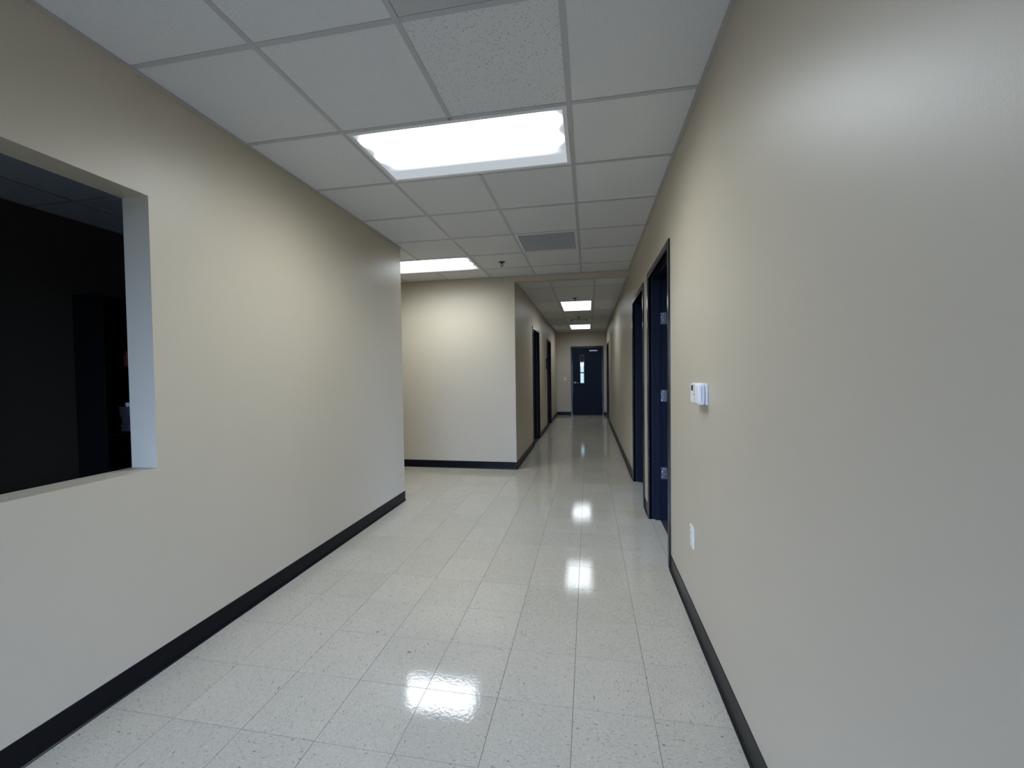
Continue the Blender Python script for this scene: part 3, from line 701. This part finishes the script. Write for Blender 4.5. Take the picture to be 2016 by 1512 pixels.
# ---------------------------------------------------------------- wall things
t = tag(empty('thermostat', (RX, 2.08, 1.212)), 'white plastic thermostat on the right wall beside the nearest door frame', 'thermostat')
def tb(name, a, b, mat, bev=0.0, seg=2, par=t): return obj(name, box(bmesh.new(), a, b, bev, seg), M[mat], par)
tb('wall_plate', (-0.010, -0.078, -0.048), (0.0, 0.085, 0.050), 'whiteplastic', 0.004)
body = tb('body', (-0.042, -0.075, -0.050), (-0.010, 0.082, 0.050), 'whiteplastic', 0.014, 4)
tb('display', (-0.0432, 0.008, 0.014), (-0.0415, 0.052, 0.040), 'lcd')
bm = bmesh.new(); y0_, y1_, z0_, z1_ = 0.004, 0.056, 0.010, 0.044
box(bm, (-0.0445, y0_, z0_), (-0.041, y0_+0.004, z1_)); box(bm, (-0.0445, y1_-0.004, z0_), (-0.041, y1_, z1_)); box(bm, (-0.0445, y0_, z0_), (-0.041, y1_, z0_+0.004)); box(bm, (-0.0445, y0_, z1_-0.004), (-0.041, y1_, z1_))
obj('display_bezel', bm, M['whiteplastic'], t)
tb('cover_seam', (-0.0424, -0.012, -0.046), (-0.0418, -0.0105, 0.046), 'slot')
tb('side_groove', (-0.0275, -0.0753, -0.034), (-0.0260, -0.0742, 0.034), 'slot')
tb('cover_notch', (-0.0428, -0.004, -0.006), (-0.0415, 0.003, 0.002), 'slot')
def wall_plate(name, M4, label, cat, kind):
    t = tag(empty(name), label, cat); t.matrix_world = M4       # local: +x out of the wall, y sideways, z up
    obj('cover_plate', box(bmesh.new(), (0, -0.035, -0.0575), (0.006, 0.035, 0.0575), 0.0025, 2), M['ivory'], t)
    if kind == 'outlet':
        for z in (0.0195, -0.0195):
            r = obj('receptacle', box(bmesh.new(), (0.004, -0.017, z-0.014), (0.0085, 0.017, z+0.014), 0.003, 2), M['ivory'], t)
            bm = bmesh.new()
            box(bm, (0.0080, -0.0085, z-0.001), (0.0088, -0.0060, z+0.008)); box(bm, (0.0080, 0.0060, z-0.001), (0.0088, 0.0085, z+0.008)); box(bm, (0.0080, -0.0025, z-0.010), (0.0088, 0.0025, z-0.006))
            o = obj('slots', bm, M['slot'], r)
    else:
        obj('rocker', box(bmesh.new(), (0.004, -0.009, -0.017), (0.013, 0.009, 0.017), 0.002), M['ivory'], t)
    return t
wall_plate('wall_outlet', Matrix.Translation((RX, 2.295, 0.453)) @ Matrix.Rotation(PI, 4, 'Z'), 'ivory electrical outlet low on the right wall below the thermostat', 'outlet', 'outlet')
wall_plate('light_switch', Matrix.Translation((-0.722, ENDY, 1.13)) @ Matrix.Rotation(-PI/2, 4, 'Z'), 'ivory light switch on the end wall left of the navy door', 'switch', 'switch')
t = tag(empty('wall_sign', (CLX, 9.85, 1.54)), 'small dark sign plaque projecting beside the farther left corridor door', 'sign')
obj('sign_panel', box(bmesh.new(), (0.0, -0.075, 0.0), (0.016, 0.075, 0.125), 0.002), M['black'], t)
obj('sign_panel', box(bmesh.new(), (0.0, -0.075, -0.125), (0.016, 0.075, -0.012), 0.002), M['black'], t)

# ---------------------------------------------------------------- dark room contents
t = tag(empty('storage_shelf', (-4.02, 3.18, 0)), 'tall black shelf unit against the dark wall, seen at the opening edge', 'shelf')
obj('side_panel', box(bmesh.new(), (-0.15, -0.45, 0), (0.15, -0.43, 2.02), 0.002), M['black'], t)
obj('side_panel', box(bmesh.new(), (-0.15, 0.43, 0), (0.15, 0.45, 2.02), 0.002), M['black'], t)
obj('back_panel', box(bmesh.new(), (-0.15, -0.43, 0), (-0.14, 0.43, 2.02)), M['black'], t)
for z in (0.06, 0.45, 0.86, 1.42, 2.0): obj('shelf_board', box(bmesh.new(), (-0.14, -0.43, z-0.02), (0.15, 0.43, z)), M['black'], t)
t = tag(empty('jar', (-3.95, 2.985, 1.42)), 'dim reddish jar on the black shelf at the opening edge', 'jar')
bm = bmesh.new(); lathe(bm, [(0.036, 0), (0.04, 0.01), (0.04, 0.10), (0.030, 0.115)], 20); obj('jar_body', bm, M['red'], t, smooth=False)
bm = bmesh.new(); lathe(bm, [(0.032, 0.115), (0.032, 0.132), (0.028, 0.135)], 20); obj('lid', bm, M['red'], t)
for i, (w_, z, h, c) in enumerate(((0.060, 0.860, 0.060, 'mauve'), (0.052, 0.920, 0.070, 'mauve'), (0.070, 0.990, 0.085, 'mauve'))):
    t = tag(empty('card_box', (-3.95, 3.00, z)), ('lowest', 'middle', 'topmost')[i] + ' mauve box of the small stack on the black shelf', 'box', 'boxes stacked on the black shelf')
    obj('box_body', box(bmesh.new(), (-0.06, -w_, 0), (0.06, 0.12, h-0.012), 0.003), M[c], t)
    obj('lid', box(bmesh.new(), (-0.063, -w_-0.003, h-0.020), (0.063, 0.123, h), 0.002), M[c], t)
t = tag(empty('paper_roll', (-3.94, 3.0, 1.095)), 'pale rolled paper lying on the mauve boxes in the dark room', 'paper')
bm = bmesh.new(); tube(bm, [(0.04, -0.085, 0.0), (0.02, 0.02, 0.002), (0.0, 0.14, 0.004)], 0.019, 16); obj('roll', bm, M['paper'], t, smooth=False)
bm = bmesh.new(); tube(bm, [(0.0262, -0.02, 0.0), (0.0252, -0.012, 0.001)], 0.0198, 16); obj('paper_band', bm, M['paper'], t)

# ---------------------------------------------------------------- scraps on the floor
for (x, y, r, a0, lab) in ((-0.849, 1.813, 0.011, 0.6, 'tiny dark curled scrap on the floor nearest the light reflection'), (-1.074, 1.937, 0.007, 0.9, 'tiny dark scrap on the floor closer to the left wall')):
    bm = bmesh.new(); tube(bm, [(x + r*math.cos(a0+k*0.45), y + r*math.sin(a0+k*0.45), 0.0013) for k in range(5)], 0.0013, 6)
    tag(obj('scrap', bm, M['scrap']), lab, 'scrap', 'scraps on the floor')
